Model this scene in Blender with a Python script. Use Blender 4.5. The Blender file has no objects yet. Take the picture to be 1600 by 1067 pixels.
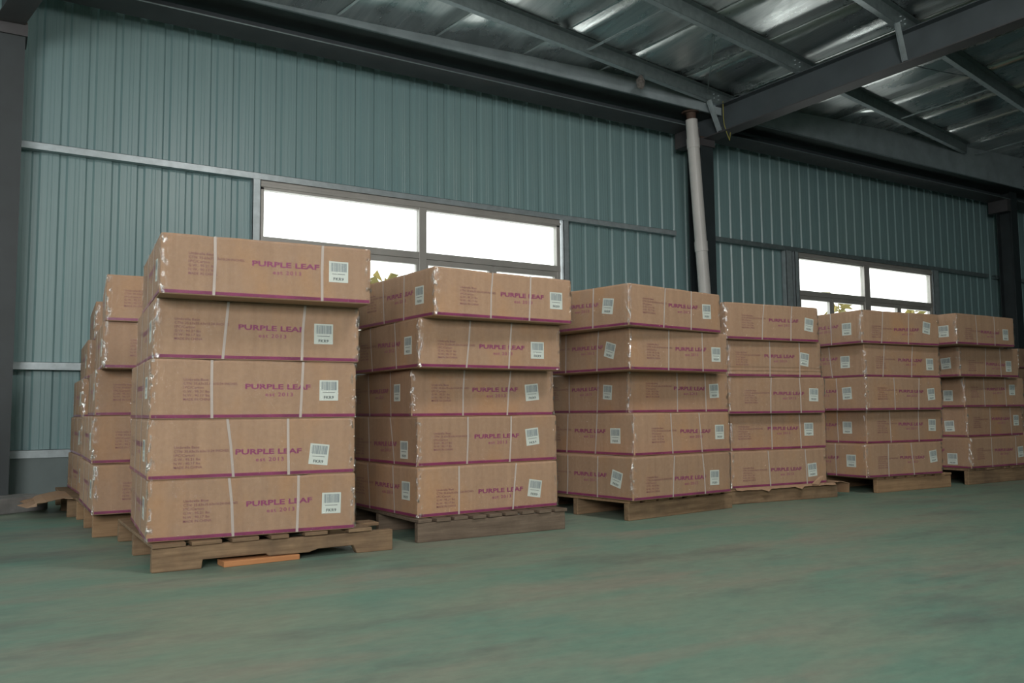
import bpy, bmesh, math, random
from math import radians, sin, cos, pi
from mathutils import Vector, Matrix, noise
rnd = random.Random(7)
SC = bpy.context.scene
COL = SC.collection

# ------------------------------------------------------------ camera, sky, lights, exposure
def make_camera():
    yaw, p, r = radians(32.111), radians(4.618), radians(-0.519)
    f = Vector((sin(yaw) * cos(p), cos(yaw) * cos(p), sin(p)))
    rt = Vector((cos(yaw), -sin(yaw), 0)); up = rt.cross(f)
    r2 = rt * cos(r) + up * sin(r); u2 = -rt * sin(r) + up * cos(r)
    cd = bpy.data.cameras.new('camera'); co = bpy.data.objects.new('camera', cd); COL.objects.link(co)
    m = Matrix((r2, u2, -f)).transposed().to_4x4(); m.translation = Vector((0, 0, 0.6615))
    co.matrix_world = m
    cd.sensor_width = 36; cd.lens = 1338.1 / 1600 * 36; cd.clip_start = 0.05; cd.clip_end = 200
    SC.camera = co
make_camera()

w = bpy.data.worlds.new('overcast_sky'); SC.world = w; w.use_nodes = True
wb = w.node_tree.nodes['Background']
wb.inputs[0].default_value = (1.0, 0.99, 0.97, 1); wb.inputs[1].default_value = 4.0

def area_light(name, loc, target, size, size_y, power, col):
    ld = bpy.data.lights.new(name, 'AREA'); ld.shape = 'RECTANGLE'; ld.size = size; ld.size_y = size_y
    ld.energy = power; ld.color = col
    o = bpy.data.objects.new(name, ld); COL.objects.link(o); o.location = loc
    o.rotation_euler = (Vector(target) - Vector(loc)).to_track_quat('-Z', 'Y').to_euler()
    return o
# unseen area lights on the camera's side: a low key, the others near the roof
area_light('unseen_hall_light', (-2.2, -3.0, 2.5), (3.0, 4.5, 0.9), 2.6, 2.0, 450, (1.0, 0.965, 0.94))  # soft key light added low at front left, not a hanging lamp
area_light('unseen_hall_light.001', (3.0, 1.0, 4.5), (4.0, 7.0, 1.0), 0.9, 0.9, 120, (1.0, 0.95, 0.90))
area_light('unseen_hall_light.002', (-1.0, -7.5, 5.4), (2.5, 3.0, 0.0), 2.5, 2.5, 170, (0.93, 1.0, 0.98))

SC.view_settings.view_transform = 'Standard'; SC.view_settings.look = 'None'
SC.view_settings.gamma = 1.0; SC.view_settings.use_curve_mapping = False
SC.view_settings.exposure = -0.28

# ------------------------------------------------------------ helpers
def lin(r, g, b):
    f = lambda c: (c / 255 / 12.92) if c / 255 <= 0.04045 else ((c / 255 + 0.055) / 1.055) ** 2.4
    return (f(r), f(g), f(b), 1)

class MB:
    def __init__(s): s.v = []; s.f = []
    def add(s, vs, fs):
        o = len(s.v); s.v += [tuple(x) for x in vs]; s.f += [tuple(o + i for i in f) for f in fs]; return s
    def box(s, x0, x1, y0, y1, z0, z1):
        return s.add([(x0, y0, z0), (x1, y0, z0), (x1, y1, z0), (x0, y1, z0), (x0, y0, z1), (x1, y0, z1), (x1, y1, z1), (x0, y1, z1)],
                     [(0, 3, 2, 1), (4, 5, 6, 7), (0, 1, 5, 4), (1, 2, 6, 5), (2, 3, 7, 6), (3, 0, 4, 7)])
    def beam(s, a, b, side, up, x0, x1, y0, y1):
        """box running a->b; x0..x1 along side, y0..y1 along up"""
        a = Vector(a); b = Vector(b); side = Vector(side); up = Vector(up); vs = []
        for P in (a, b):
            for (x, y) in ((x0, y0), (x1, y0), (x1, y1), (x0, y1)): vs.append(P + side * x + up * y)
        return s.add(vs, [(0, 3, 2, 1), (4, 5, 6, 7), (0, 1, 5, 4), (1, 2, 6, 5), (2, 3, 7, 6), (3, 0, 4, 7)])
    def prism(s, poly, y0, y1):
        """polygon in x,z extruded along y"""
        n = len(poly); vs = [(x, y0, z) for x, z in poly] + [(x, y1, z) for x, z in poly]
        return s.add(vs, [tuple(range(n)), tuple(range(2 * n - 1, n - 1, -1))] + [((i + 1) % n, i, n + i, n + (i + 1) % n) for i in range(n)])
    def tube(s, pts, r, n=10, cap=True):
        pts = [Vector(p) for p in pts]; rs = r if isinstance(r, (list, tuple)) else [r] * len(pts); base = len(s.v)
        for i, p in enumerate(pts):
            t = (pts[min(i + 1, len(pts) - 1)] - pts[max(i - 1, 0)]).normalized()
            a = t.orthogonal().normalized() if i == 0 else (a - t * a.dot(t)).normalized()
            b = t.cross(a)
            for k in range(n):
                th = 2 * pi * k / n; s.v.append(tuple(p + (a * cos(th) + b * sin(th)) * rs[i]))
        for i in range(len(pts) - 1):
            for k in range(n):
                q = base + i * n; s.f.append((q + k, q + (k + 1) % n, q + n + (k + 1) % n, q + n + k))
        if cap:
            s.f.append(tuple(base + k for k in range(n))[::-1]); s.f.append(tuple(base + (len(pts) - 1) * n + k for k in range(n)))
        return s
    def mesh(s, name, smooth=False):
        m = bpy.data.meshes.new(name); m.from_pydata(s.v, [], s.f); m.update()
        bm = bmesh.new(); bm.from_mesh(m); bmesh.ops.recalc_face_normals(bm, faces=bm.faces); bm.to_mesh(m); bm.free()
        if smooth:
            for p in m.polygons: p.use_smooth = True
        return m
    def build(s, name, mat, parent=None, smooth=False, bevel=0, loc=None):
        m = s.mesh(name, smooth); m.materials.append(mat)
        return link(name, m, parent, bevel, loc)

def link(name, m, parent=None, bevel=0, loc=None, rot=None):
    o = bpy.data.objects.new(name, m); COL.objects.link(o)
    if parent: o.parent = parent
    if loc is not None: o.location = loc
    if rot is not None: o.rotation_euler = rot
    if bevel:
        b = o.modifiers.new('bevel', 'BEVEL'); b.width = bevel; b.segments = 2; b.limit_method = 'ANGLE'
    return o

def tag(o, label=None, cat=None, group=None, kind=None):
    if label: o['label'] = label
    if cat: o['category'] = cat
    if group: o['group'] = group
    if kind: o['kind'] = kind
    return o

def empty(name, loc=(0, 0, 0), rot=(0, 0, 0)):
    o = bpy.data.objects.new(name, None); COL.objects.link(o); o.location = loc; o.rotation_euler = rot
    o.empty_display_size = 0.1
    return o

# ------------------------------------------------------------ materials
def base_mat(name, rough=0.6, metal=0.0, col=None, spec=0.5):
    m = bpy.data.materials.new(name); m.use_nodes = True
    b = m.node_tree.nodes['Principled BSDF']
    b.inputs['Roughness'].default_value = rough; b.inputs['Metallic'].default_value = metal
    b.inputs['Specular IOR Level'].default_value = spec
    if col: b.inputs['Base Color'].default_value = col
    return m, m.node_tree, b

def nd(t, typ, **kw):
    n = t.nodes.new(typ)
    for k, v in kw.items():
        if k.startswith('i_'): n.inputs[k[2:].replace('_', ' ')].default_value = v
        else: setattr(n, k, v)
    return n

def coords(t, scale=(1, 1, 1), kind='Object', rot=(0, 0, 0), jitter=False):
    tc = nd(t, 'ShaderNodeTexCoord'); mp = nd(t, 'ShaderNodeMapping'); mp.inputs['Scale'].default_value = scale
    mp.inputs['Rotation'].default_value = rot
    t.links.new(tc.outputs[kind], mp.inputs['Vector'])
    if jitter:
        oi = nd(t, 'ShaderNodeObjectInfo'); mu = nd(t, 'ShaderNodeVectorMath', operation='SCALE'); mu.inputs[0].default_value = (37, 53, 71)
        t.links.new(oi.outputs['Random'], mu.inputs['Scale']); t.links.new(mu.outputs[0], mp.inputs['Location'])
    return mp.outputs[0]

def noise_col(t, vec, scale, c0, c1, p0=0.35, p1=0.65, detail=4, rough=0.55):
    n = nd(t, 'ShaderNodeTexNoise'); n.inputs['Scale'].default_value = scale; n.inputs['Detail'].default_value = detail
    n.inputs['Roughness'].default_value = rough
    t.links.new(vec, n.inputs['Vector'])
    r = nd(t, 'ShaderNodeValToRGB'); r.color_ramp.elements[0].position = p0; r.color_ramp.elements[1].position = p1
    r.color_ramp.elements[0].color = c0; r.color_ramp.elements[1].color = c1
    t.links.new(n.outputs['Fac'], r.inputs['Fac'])
    return r.outputs['Color'], n.outputs['Fac']

def mix(t, fac, a, b, mode='MIX'):
    n = nd(t, 'ShaderNodeMix', data_type='RGBA', blend_type=mode)
    for sock, v in ((0, fac), (6, a), (7, b)):
        if hasattr(v, 'links') or isinstance(v, bpy.types.NodeSocket): t.links.new(v, n.inputs[sock])
        else: n.inputs[sock].default_value = v
    return n.outputs[2]

def bump(t, b, h, strength=0.2, dist=0.01):
    n = nd(t, 'ShaderNodeBump'); n.inputs['Strength'].default_value = strength; n.inputs['Distance'].default_value = dist
    t.links.new(h, n.inputs['Height']); t.links.new(n.outputs[0], b.inputs['Normal'])

G1 = (1, 1, 1, 1); G0 = (0, 0, 0, 1)
def painted(name, c, rough=0.45, var=0.12, metal=0.0, scale=3.0, stretch=(1, 1, 1), rust=0.0, bumpy=0.0):
    m, t, b = base_mat(name, rough, metal)
    v = coords(t, stretch)
    lo = tuple(x * (1 - var) for x in c[:3]) + (1,); hi = tuple(min(1, x * (1 + var)) for x in c[:3]) + (1,)
    out, fac = noise_col(t, v, scale, lo, hi)
    if rust:
        m2, f2 = noise_col(t, v, 2.3, G0, G1, 0.60, 0.72, 6)
        out = mix(t, m2, out, (0.09, 0.045, 0.028, 1)) if rust >= 1 else out
        if rust < 1:
            mm = nd(t, 'ShaderNodeMath', operation='MULTIPLY'); mm.inputs[1].default_value = rust
            t.links.new(m2, mm.inputs[0]); out = mix(t, mm.outputs[0], out, (0.07, 0.05, 0.04, 1))
    t.links.new(out, b.inputs['Base Color'])
    if bumpy: bump(t, b, fac, bumpy, 0.004)
    return m

def m_cardboard():
    m, t, b = base_mat('corrugated_cardboard', 0.72, spec=0.3)
    v = coords(t, (14, 14, 0.8), jitter=True)
    a, f = noise_col(t, v, 2.0, (0.335, 0.215, 0.138, 1), (0.385, 0.250, 0.160, 1), 0.3, 0.7, 3)
    v2 = coords(t, (2.2, 2.2, 1.2), jitter=True)
    s_, f2 = noise_col(t, v2, 2.0, G0, G1, 0.52, 0.75, 3)
    a = mix(t, s_, a, (0.40, 0.235, 0.128, 1))
    v3 = coords(t, (6, 6, 6), jitter=True)
    g_, f3 = noise_col(t, v3, 9, (0.93, 0.93, 0.93, 1), (1.04, 1.04, 1.04, 1), 0.3, 0.7, 6)
    a = mix(t, 1.0, a, g_, 'MULTIPLY')
    oi = nd(t, 'ShaderNodeObjectInfo'); hsv = nd(t, 'ShaderNodeHueSaturation'); mr = nd(t, 'ShaderNodeMapRange')
    mr.inputs['To Min'].default_value = 0.94; mr.inputs['To Max'].default_value = 1.05
    t.links.new(oi.outputs['Random'], mr.inputs['Value']); t.links.new(mr.outputs[0], hsv.inputs['Value']); t.links.new(a, hsv.inputs['Color'])
    t.links.new(hsv.outputs[0], b.inputs['Base Color'])
    bump(t, b, f, 0.15, 0.002)
    return m

def m_wood(name, c0, c1, dirt=0.5):
    m, t, b = base_mat(name, 0.8, spec=0.25)
    v = coords(t, (1.5, 22, 22), jitter=True)
    a, f = noise_col(t, v, 2.2, c0, c1, 0.3, 0.72, 6, 0.65)
    v2 = coords(t, (3, 3, 3), jitter=True)
    d, f2 = noise_col(t, v2, 1.6, G0, (dirt, dirt, dirt, 1), 0.42, 0.75, 6, 0.7)
    a = mix(t, d, a, (0.085, 0.062, 0.045, 1))
    t.links.new(a, b.inputs['Base Color']); bump(t, b, f, 0.5, 0.004)
    return m

def m_floor():
    m, t, b = base_mat('green_epoxy_floor', 0.42, spec=0.4)
    v = coords(t, (0.7, 1.3, 1), rot=(0, 0, 0.5))
    a, f = noise_col(t, v, 1.1, (0.140, 0.268, 0.210, 1), (0.220, 0.278, 0.215, 1), 0.38, 0.62, 8, 0.62)
    v2 = coords(t, (0.5, 1.8, 1), rot=(0, 0, 0.3))
    d, f2 = noise_col(t, v2, 1.4, G0, G1, 0.47, 0.66, 8, 0.66)
    a = mix(t, d, a, (0.245, 0.255, 0.205, 1))
    v4 = coords(t, (1.1, 1.6, 1), rot=(0, 0, -0.4))
    d4, f4 = noise_col(t, v4, 1.9, G0, (0.75, 0.75, 0.75, 1), 0.56, 0.75, 7, 0.6)
    a = mix(t, d4, a, (0.110, 0.245, 0.200, 1))
    v5 = coords(t, (0.6, 1.5, 1), rot=(0, 0, 0.2))
    d5, f5 = noise_col(t, v5, 1.2, G0, (0.8, 0.8, 0.8, 1), 0.52, 0.68, 8, 0.7)
    a = mix(t, d5, a, (0.125, 0.150, 0.135, 1))
    v3 = coords(t, (4, 8, 1), rot=(0, 0, 0.35))
    s_, f3 = noise_col(t, v3, 3, (0.84, 0.86, 0.86, 1), (1.10, 1.09, 1.08, 1), 0.3, 0.7, 8, 0.7)
    a = mix(t, 1.0, a, s_, 'MULTIPLY')
    t.links.new(a, b.inputs['Base Color'])
    mr = nd(t, 'ShaderNodeMapRange'); mr.inputs['To Min'].default_value = 0.34; mr.inputs['To Max'].default_value = 0.6
    t.links.new(f2, mr.inputs['Value']); t.links.new(mr.outputs[0], b.inputs['Roughness'])
    bump(t, b, f3, 0.08, 0.004)
    return m

def m_foil():
    m, t, b = base_mat('silver_insulation_foil', 0.2, 1.0)
    az = radians(12.3)
    v = coords(t, (7.0, 0.35, 1), rot=(0, 0, -az))
    a, f = noise_col(t, v, 2.5, (0.50, 0.54, 0.54, 1), (0.76, 0.78, 0.77, 1), 0.3, 0.7, 8, 0.7)
    t.links.new(a, b.inputs['Base Color'])
    v2 = coords(t, (1.0, 0.5, 1), rot=(0, 0, -az))
    _, f2 = noise_col(t, v2, 2.0, G0, G1, 0, 1, 5, 0.6)
    v3 = coords(t, (26.0, 1.6, 1), rot=(0, 0, -az))
    _, f3 = noise_col(t, v3, 2.0, G0, G1, 0, 1, 6, 0.7)
    mr = nd(t, 'ShaderNodeMapRange'); mr.inputs['From Min'].default_value = 0.35; mr.inputs['From Max'].default_value = 0.65
    mr.inputs['To Min'].default_value = 0.18; mr.inputs['To Max'].default_value = 0.42
    t.links.new(f2, mr.inputs['Value']); t.links.new(mr.outputs[0], b.inputs['Roughness'])
    n1 = nd(t, 'ShaderNodeBump'); n1.inputs['Strength'].default_value = 0.25; n1.inputs['Distance'].default_value = 0.03
    t.links.new(f2, n1.inputs['Height'])
    n2 = nd(t, 'ShaderNodeBump'); n2.inputs['Strength'].default_value = 0.25; n2.inputs['Distance'].default_value = 0.003
    t.links.new(f3, n2.inputs['Height']); t.links.new(n1.outputs[0], n2.inputs['Normal']); t.links.new(n2.outputs[0], b.inputs['Normal'])
    return m

def m_sheet():
    m, t, b = base_mat('teal_profiled_sheet', 0.36, spec=0.55)
    v = coords(t, (30, 1, 0.15))
    a, f = noise_col(t, v, 2.5, (0.190, 0.305, 0.315, 1), (0.230, 0.355, 0.362, 1), 0.3, 0.7, 4)
    v2 = coords(t, (0.5, 1, 0.35))
    g_, f2 = noise_col(t, v2, 1.5, (0.93, 0.95, 0.97, 1), (1.04, 1.02, 1.0, 1), 0.3, 0.7, 3)
    a = mix(t, 1.0, a, g_, 'MULTIPLY')
    t.links.new(a, b.inputs['Base Color']); bump(t, b, f, 0.25, 0.003)
    return m

def m_film():
    m = bpy.data.materials.new('clear_stretch_film'); m.use_nodes = True; t = m.node_tree
    for n in list(t.nodes): t.nodes.remove(n)
    out = nd(t, 'ShaderNodeOutputMaterial'); tr = nd(t, 'ShaderNodeBsdfTransparent'); gl = nd(t, 'ShaderNodeBsdfGlossy')
    gl.inputs['Roughness'].default_value = 0.10; gl.inputs['Color'].default_value = (0.95, 0.95, 0.95, 1)
    v = coords(t, (1, 1, 0.5), jitter=True)
    wv = nd(t, 'ShaderNodeTexNoise'); wv.inputs['Scale'].default_value = 70; wv.inputs['Detail'].default_value = 4; wv.inputs['Distortion'].default_value = 1.5
    t.links.new(v, wv.inputs['Vector'])
    bp = nd(t, 'ShaderNodeBump'); bp.inputs['Strength'].default_value = 1.0; bp.inputs['Distance'].default_value = 0.012
    t.links.new(wv.outputs['Fac'], bp.inputs['Height']); t.links.new(bp.outputs[0], gl.inputs['Normal'])
    # wrinkles gather at the vertical corners of the carton
    tc = nd(t, 'ShaderNodeTexCoord'); ab = nd(t, 'ShaderNodeVectorMath', operation='ABSOLUTE'); t.links.new(tc.outputs['Object'], ab.inputs[0])
    sp = nd(t, 'ShaderNodeSeparateXYZ'); t.links.new(ab.outputs[0], sp.inputs[0])
    mn = nd(t, 'ShaderNodeMath', operation='MINIMUM'); t.links.new(sp.outputs[0], mn.inputs[0]); t.links.new(sp.outputs[1], mn.inputs[1])
    mr = nd(t, 'ShaderNodeMapRange', interpolation_type='SMOOTHSTEP'); mr.inputs['From Min'].default_value = 0.415; mr.inputs['From Max'].default_value = 0.452
    mr.inputs['To Min'].default_value = 0.0; mr.inputs['To Max'].default_value = 0.8
    t.links.new(mn.outputs[0], mr.inputs['Value'])
    n2 = nd(t, 'ShaderNodeTexNoise'); n2.inputs['Scale'].default_value = 60; n2.inputs['Detail'].default_value = 5; t.links.new(v, n2.inputs['Vector'])
    m2 = nd(t, 'ShaderNodeMapRange'); m2.inputs['From Min'].default_value = 0.50; m2.inputs['From Max'].default_value = 0.66
    t.links.new(n2.outputs['Fac'], m2.inputs['Value'])
    mu = nd(t, 'ShaderNodeMath', operation='MULTIPLY'); t.links.new(mr.outputs[0], mu.inputs[0]); t.links.new(m2.outputs[0], mu.inputs[1])
    ad = nd(t, 'ShaderNodeMath', operation='ADD'); ad.inputs[1].default_value = 0.018; t.links.new(mu.outputs[0], ad.inputs[0])
    mx = nd(t, 'ShaderNodeMixShader'); t.links.new(ad.outputs[0], mx.inputs[0]); t.links.new(tr.outputs[0], mx.inputs[1]); t.links.new(gl.outputs[0], mx.inputs[2])
    t.links.new(mx.outputs[0], out.inputs[0])
    return m

def m_glass():
    m = bpy.data.materials.new('window_glass'); m.use_nodes = True; t = m.node_tree
    for n in list(t.nodes): t.nodes.remove(n)
    out = nd(t, 'ShaderNodeOutputMaterial'); tr = nd(t, 'ShaderNodeBsdfTransparent'); tr.inputs[0].default_value = (0.9, 0.93, 0.92, 1)
    gl = nd(t, 'ShaderNodeBsdfGlossy'); gl.inputs['Roughness'].default_value = 0.02
    mx = nd(t, 'ShaderNodeMixShader'); mx.inputs[0].default_value = 0.05; t.links.new(tr.outputs[0], mx.inputs[1]); t.links.new(gl.outputs[0], mx.inputs[2])
    t.links.new(mx.outputs[0], out.inputs[0])
    return m

M_CARD = m_cardboard(); M_FILM = m_film(); M_GLASS = m_glass(); M_FLOOR = m_floor(); M_FOIL = m_foil(); M_SHEET = m_sheet()
M_PURPLE = painted('purple_print_ink', (0.250, 0.045, 0.125, 1), 0.55, 0.15)
M_INK = painted('faded_plum_ink', (0.195, 0.070, 0.085, 1), 0.6, 0.1)
M_BAND = painted('purple_edge_tape', (0.215, 0.040, 0.105, 1), 0.3, 0.2, scale=8)
M_STRAP = painted('pale_packing_strap', (0.46, 0.40, 0.36, 1), 0.3, 0.08)
M_LABEL = painted('white_label_paper', (0.57, 0.62, 0.57, 1), 0.5, 0.03)
M_BAR = painted('grey_barcode_ink', (0.16, 0.20, 0.22, 1), 0.5, 0.05)
M_CODE = painted('dark_label_ink', (0.04, 0.06, 0.06, 1), 0.5, 0.05)
M_WOOD = m_wood('weathered_pallet_wood', (0.150, 0.095, 0.055, 1), (0.300, 0.205, 0.120, 1), 0.6)
M_WOODG = m_wood('greyed_pallet_wood', (0.110, 0.082, 0.060, 1), (0.205, 0.158, 0.115, 1), 0.6)
M_WOODL = m_wood('fresh_pallet_wood', (0.250, 0.155, 0.085, 1), (0.37, 0.24, 0.135, 1), 0.35)
M_ORANGE = m_wood('orange_softwood', (0.42, 0.18, 0.075, 1), (0.52, 0.25, 0.11, 1), 0.1)
M_STEEL = painted('slate_painted_steel', (0.058, 0.072, 0.080, 1), 0.5, 0.12, rust=0.12)
M_COLUMN = painted('shaded_slate_column_steel', (0.027, 0.036, 0.040, 1), 0.55, 0.15, rust=0.12)  # slate steel like the beams, darkened for the shade on the columns
M_PRIMER = painted('brown_grey_primed_steel', (0.062, 0.060, 0.064, 1), 0.55, 0.15, rust=0.35)
M_GALV = painted('galvanised_steel', (0.38, 0.44, 0.46, 1), 0.38, 0.10, 0.35, scale=14)
M_GALVD = painted('darker_galvanised_steel', (0.20, 0.25, 0.255, 1), 0.42, 0.12, 0.4, scale=14)
M_ALU = painted('dusty_aluminium_frame', (0.38, 0.37, 0.345, 1), 0.45, 0.08, 0.15)
M_PVC = painted('grey_white_plastic_pipe', (0.55, 0.54, 0.52, 1), 0.45, 0.04)
M_CONC = painted('grey_painted_concrete', (0.155, 0.195, 0.195, 1), 0.6, 0.12, scale=2, bumpy=0.2)
M_BLOCK = painted('rough_grey_concrete', (0.19, 0.19, 0.185, 1), 0.8, 0.25, scale=6, bumpy=0.5)
M_RUST = painted('rusty_steel', (0.075, 0.045, 0.033, 1), 0.8, 0.4, scale=8)
M_GUTTER = painted('shaded_green_grey_gutter_steel', (0.045, 0.062, 0.060, 1), 0.5, 0.15, 0.3, scale=5)  # gutter bottom, shade under the eave put into the colour
M_GUTTERF = painted('lightened_gutter_face_steel', (0.31, 0.37, 0.39, 1), 0.45, 0.12, 0.05, scale=5)  # same gutter, face lightened in colour where little lamp light reaches
M_YELLOW = painted('yellow_string', (0.30, 0.28, 0.06, 1), 0.7, 0.1)
M_NEST = painted('grey_brown_papery_clump', (0.12, 0.11, 0.10, 1), 0.9, 0.4, scale=30, bumpy=0.8)
M_LEAF = painted('dry_leaf', (0.30, 0.22, 0.06, 1), 0.6, 0.3)
M_TEXC = M_CARD

# ------------------------------------------------------------ the setting
W = 7.99                 # wall girts' face
YS = 8.07                # inner face of the wall sheet
AZ = radians(12.3)
D = Vector((cos(AZ), sin(AZ), 0)); U = Vector((sin(AZ), -cos(AZ), 0)); P0 = Vector((7.66, 7.5, 0))
def roof_pt(s, t, off=0.0):
    """point on the underside plane of the purlins; s runs down-slope to camera, t along the purlins"""
    p = P0 + U * s + D * t; p.z = 4.36 + 0.092 * s + 0.02 * t + off; return p
def roof_st(x, y):
    q = Vector((x, y, 0)) - P0; return q.dot(U), q.dot(D)
def roof_z(x, y, off=0.0):
    s, t = roof_st(x, y); return 4.36 + 0.092 * s + 0.02 * t + off

fl = MB().box(-9, 24, -14, 8.3, -0.12, 0).build('floor', M_FLOOR); tag(fl, kind='structure')

# camera-side walls of the hall
def plain_wall(name, x0, x1, y0, y1):
    tag(MB().box(x0, x1, y0, y1, 0, 7.5).build(name, M_SHEET), kind='structure')
plain_wall('wall_left', -9.15, -9, -14, 8.3); plain_wall('wall_right', 24, 24.15, -14, 8.3); plain_wall('wall_front', -9.15, 24.15, -14.15, -14)

# profiled wall sheet, one object per sheet panel
wall = empty('wall_back', (0, YS, 0)); tag(wall, kind='structure')
RIB = 0.2042; R0 = 0.371
def sheet_profile(xa, xb):
    pts = []
    k0 = int((xa - R0) / RIB) - 2; k1 = int((xb - R0) / RIB) + 2
    for k in range(k0, k1 + 1):
        c = R0 + k * RIB
        pts += [(c - 0.036, 0), (c - 0.020, 0.015), (c + 0.020, 0.015), (c + 0.036, 0),
                (c + 0.085, 0.0), (c + 0.089, -0.0014), (c + 0.094, 0.0), (c + 0.115, 0.0), (c + 0.119, -0.0014), (c + 0.124, 0.0)]
    def at(x):
        for (a, ya), (b, yb) in zip(pts, pts[1:]):
            if a <= x <= b: return ya + (yb - ya) * (x - a) / (b - a)
        return 0
    return [(xa, at(xa))] + [p for p in pts if xa < p[0] < xb] + [(xb, at(xb))]
def sheet_panel(xa, xb, z0, z1):
    pr = sheet_profile(xa, xb); n = len(pr); vs = []; fs = []
    for z in (z0, z1):
        vs += [(x, y + lap, z) for x, y in pr]
    for z in (z0, z1):
        vs += [(x, y + lap + 0.004, z) for x, y in pr]
    for i in range(n - 1):
        fs.append((i, i + 1, n + i + 1, n + i)); fs.append((2 * n + i + 1, 2 * n + i, 3 * n + i, 3 * n + i + 1))
        fs.append((i + 1, i, 2 * n + i, 2 * n + i + 1)); fs.append((n + i, n + i + 1, 3 * n + i + 1, 3 * n + i))
    fs.append((0, n, 3 * n, 2 * n)); fs.append((n - 1, 3 * n - 1, 4 * n - 1, 2 * n - 1))
    MB().add(vs, fs).build('wall_panel', M_SHEET, wall)
WIN = [(2.19, 5.77), (9.78, 13.14)]
WZ0, WZ1 = 1.30, 2.87
lap = 0.0
x = R0 - 5 * RIB - 0.05 - 8 * RIB
while x < 23.9:
    xb = x + 4 * RIB + 0.012; cuts = [(x, xb)]; lap = 0.0015 - lap
    full = []
    for (a, b) in WIN:
        nxt = []
        for (p, q) in cuts:
            if q <= a or p >= b: nxt.append((p, q)); continue
            if p < a: nxt.append((p, a))
            if q > b: nxt.append((b, q))
            full.append((max(p, a), min(q, b)))
        cuts = nxt
    for (p, q) in cuts: sheet_panel(p, q, 0.345, 4.75)
    for (p, q) in full: sheet_panel(p, q, WZ1, 4.75); sheet_panel(p, q, 0.345, WZ0)
    x += 4 * RIB
tag(MB().box(-9, 24, W + 0.01, 8.3, 0, 0.335).build('baseboard_back', M_CONC), kind='structure')

# windows
def window(name, x0, x1, mull, sub, glass_y=W + 0.055):
    r = empty(name, (0, 0, 0)); tag(r, kind='structure')
    y0, y1 = W + 0.02, W + 0.09
    f = MB()
    f.box(x0, x1, y0, y1, 2.775, 2.868); f.box(x0, x1, y0 - 0.012, y0 + 0.02, 2.80, 2.83)
    f.box(x0, x1, y0, y1, WZ0, WZ0 + 0.06)
    f.box(x0, x0 + 0.035, y0, y1, WZ0, 2.8); f.box(x1 - 0.05, x1, y0, y1, WZ0, 2.8)
    f.build('window_frame', M_ALU, r, bevel=0.004)
    MB().box(mull[0], mull[1], y0 - 0.008, y1, WZ0, 2.8).build('mullion', M_ALU, r, bevel=0.004)
    MB().box(x0, x1, y0 - 0.004, y1, 2.255, 2.325).build('transom', M_ALU, r, bevel=0.004)
    for (a, b, sx) in ((x0 + 0.035, mull[0], sub[0]), (mull[1], x1 - 0.05, sub[1])):
        MB().box(a, b, W + 0.052, W + 0.058, 2.325, 2.775).build('glass_pane', M_GLASS, r)
        for (p, q) in ((a, sx), (sx + 0.04, b)):
            s = MB(); e = 0.028
            s.box(p, q, y0 + 0.01, y1 - 0.01, 2.195, 2.255); s.box(p, q, y0 + 0.01, y1 - 0.01, WZ0 + 0.06, WZ0 + 0.10)
            s.box(p, p + e, y0 + 0.01, y1 - 0.01, WZ0 + 0.1, 2.195); s.box(q - e, q, y0 + 0.01, y1 - 0.01, WZ0 + 0.1, 2.195)
            so = s.build('sash', M_ALU, r, bevel=0.003)
            MB().box(p + e, q - e, W + 0.052, W + 0.058, WZ0 + 0.1, 2.195).build('glass_pane', M_GLASS, so)
        MB().box(sx, sx + 0.04, y0 + 0.012, y1 - 0.012, WZ0 + 0.06, 2.25).build('sash_mullion', M_ALU, r)
window('window_1', 2.23, 5.70, (3.889, 3.975), (3.02, 4.775))
window('window_2', 9.815, 13.05, (11.30, 11.43), (10.52, 12.14))

# posts, girts
def cpost(x0, x1, label, mat=M_GALV, z0=0.34, z1=2.865, y0=W, y1=YS):
    m = MB().box(x0, x1, y0, y0 + 0.006, z0, z1).box(x0, x0 + 0.006, y0, y1, z0, z1).box(x1 - 0.006, x1, y0, y1, z0, z1)
    return tag(m.build('window_post', mat), label, 'post', 'steel posts beside the windows')
cpost(2.152, 2.228, 'galvanised steel post along the left jamb of the left window')
cpost(5.735, 5.815, 'galvanised steel post along the right jamb of the left window')
cpost(9.55, 9.68, 'shiny galvanised steel post standing just left of the right window')
cpost(9.735, 9.812, 'grey steel post along the left jamb of the right window')
cpost(13.06, 13.21, 'galvanised steel post along the right jamb of the right window')
def girt(x0, x1, z0, z1, label, mat):
    m = MB()
    m.box(x0, x1, W, W + 0.003, z0, z1).box(x0, x1, W, YS - 0.001, z1 - 0.003, z1).box(x0, x1, W, YS - 0.001, z0, z0 + 0.003).box(x0, x1, W - 0.004, W + 0.004, z0 - 0.002, z0 + 0.008)
    tag(m.build('wall_girt', mat), label, 'girt', 'horizontal wall girts')
BAYS = [(0.22, 7.50), (7.78, 14.70), (14.92, 22.5)]
BN = ['left bay above the left window', 'middle bay above the right window', 'far right bay beyond the last column']
BN2 = ['left bay', 'middle bay', 'far right bay']
for (a, b), n1, n2 in zip(BAYS, BN, BN2):
    girt(a, b, 2.866, 2.925, 'long galvanised wall girt in the ' + n1, M_GALVD if a > 1 else M_GALV)
    girt(a, b, 1.033, 1.094, 'middle height galvanised wall girt of the ' + n2, M_GALV)
    girt(a, b, 0.316, 0.378, 'low galvanised wall girt above the concrete base of the ' + n2, M_GALV)

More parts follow.
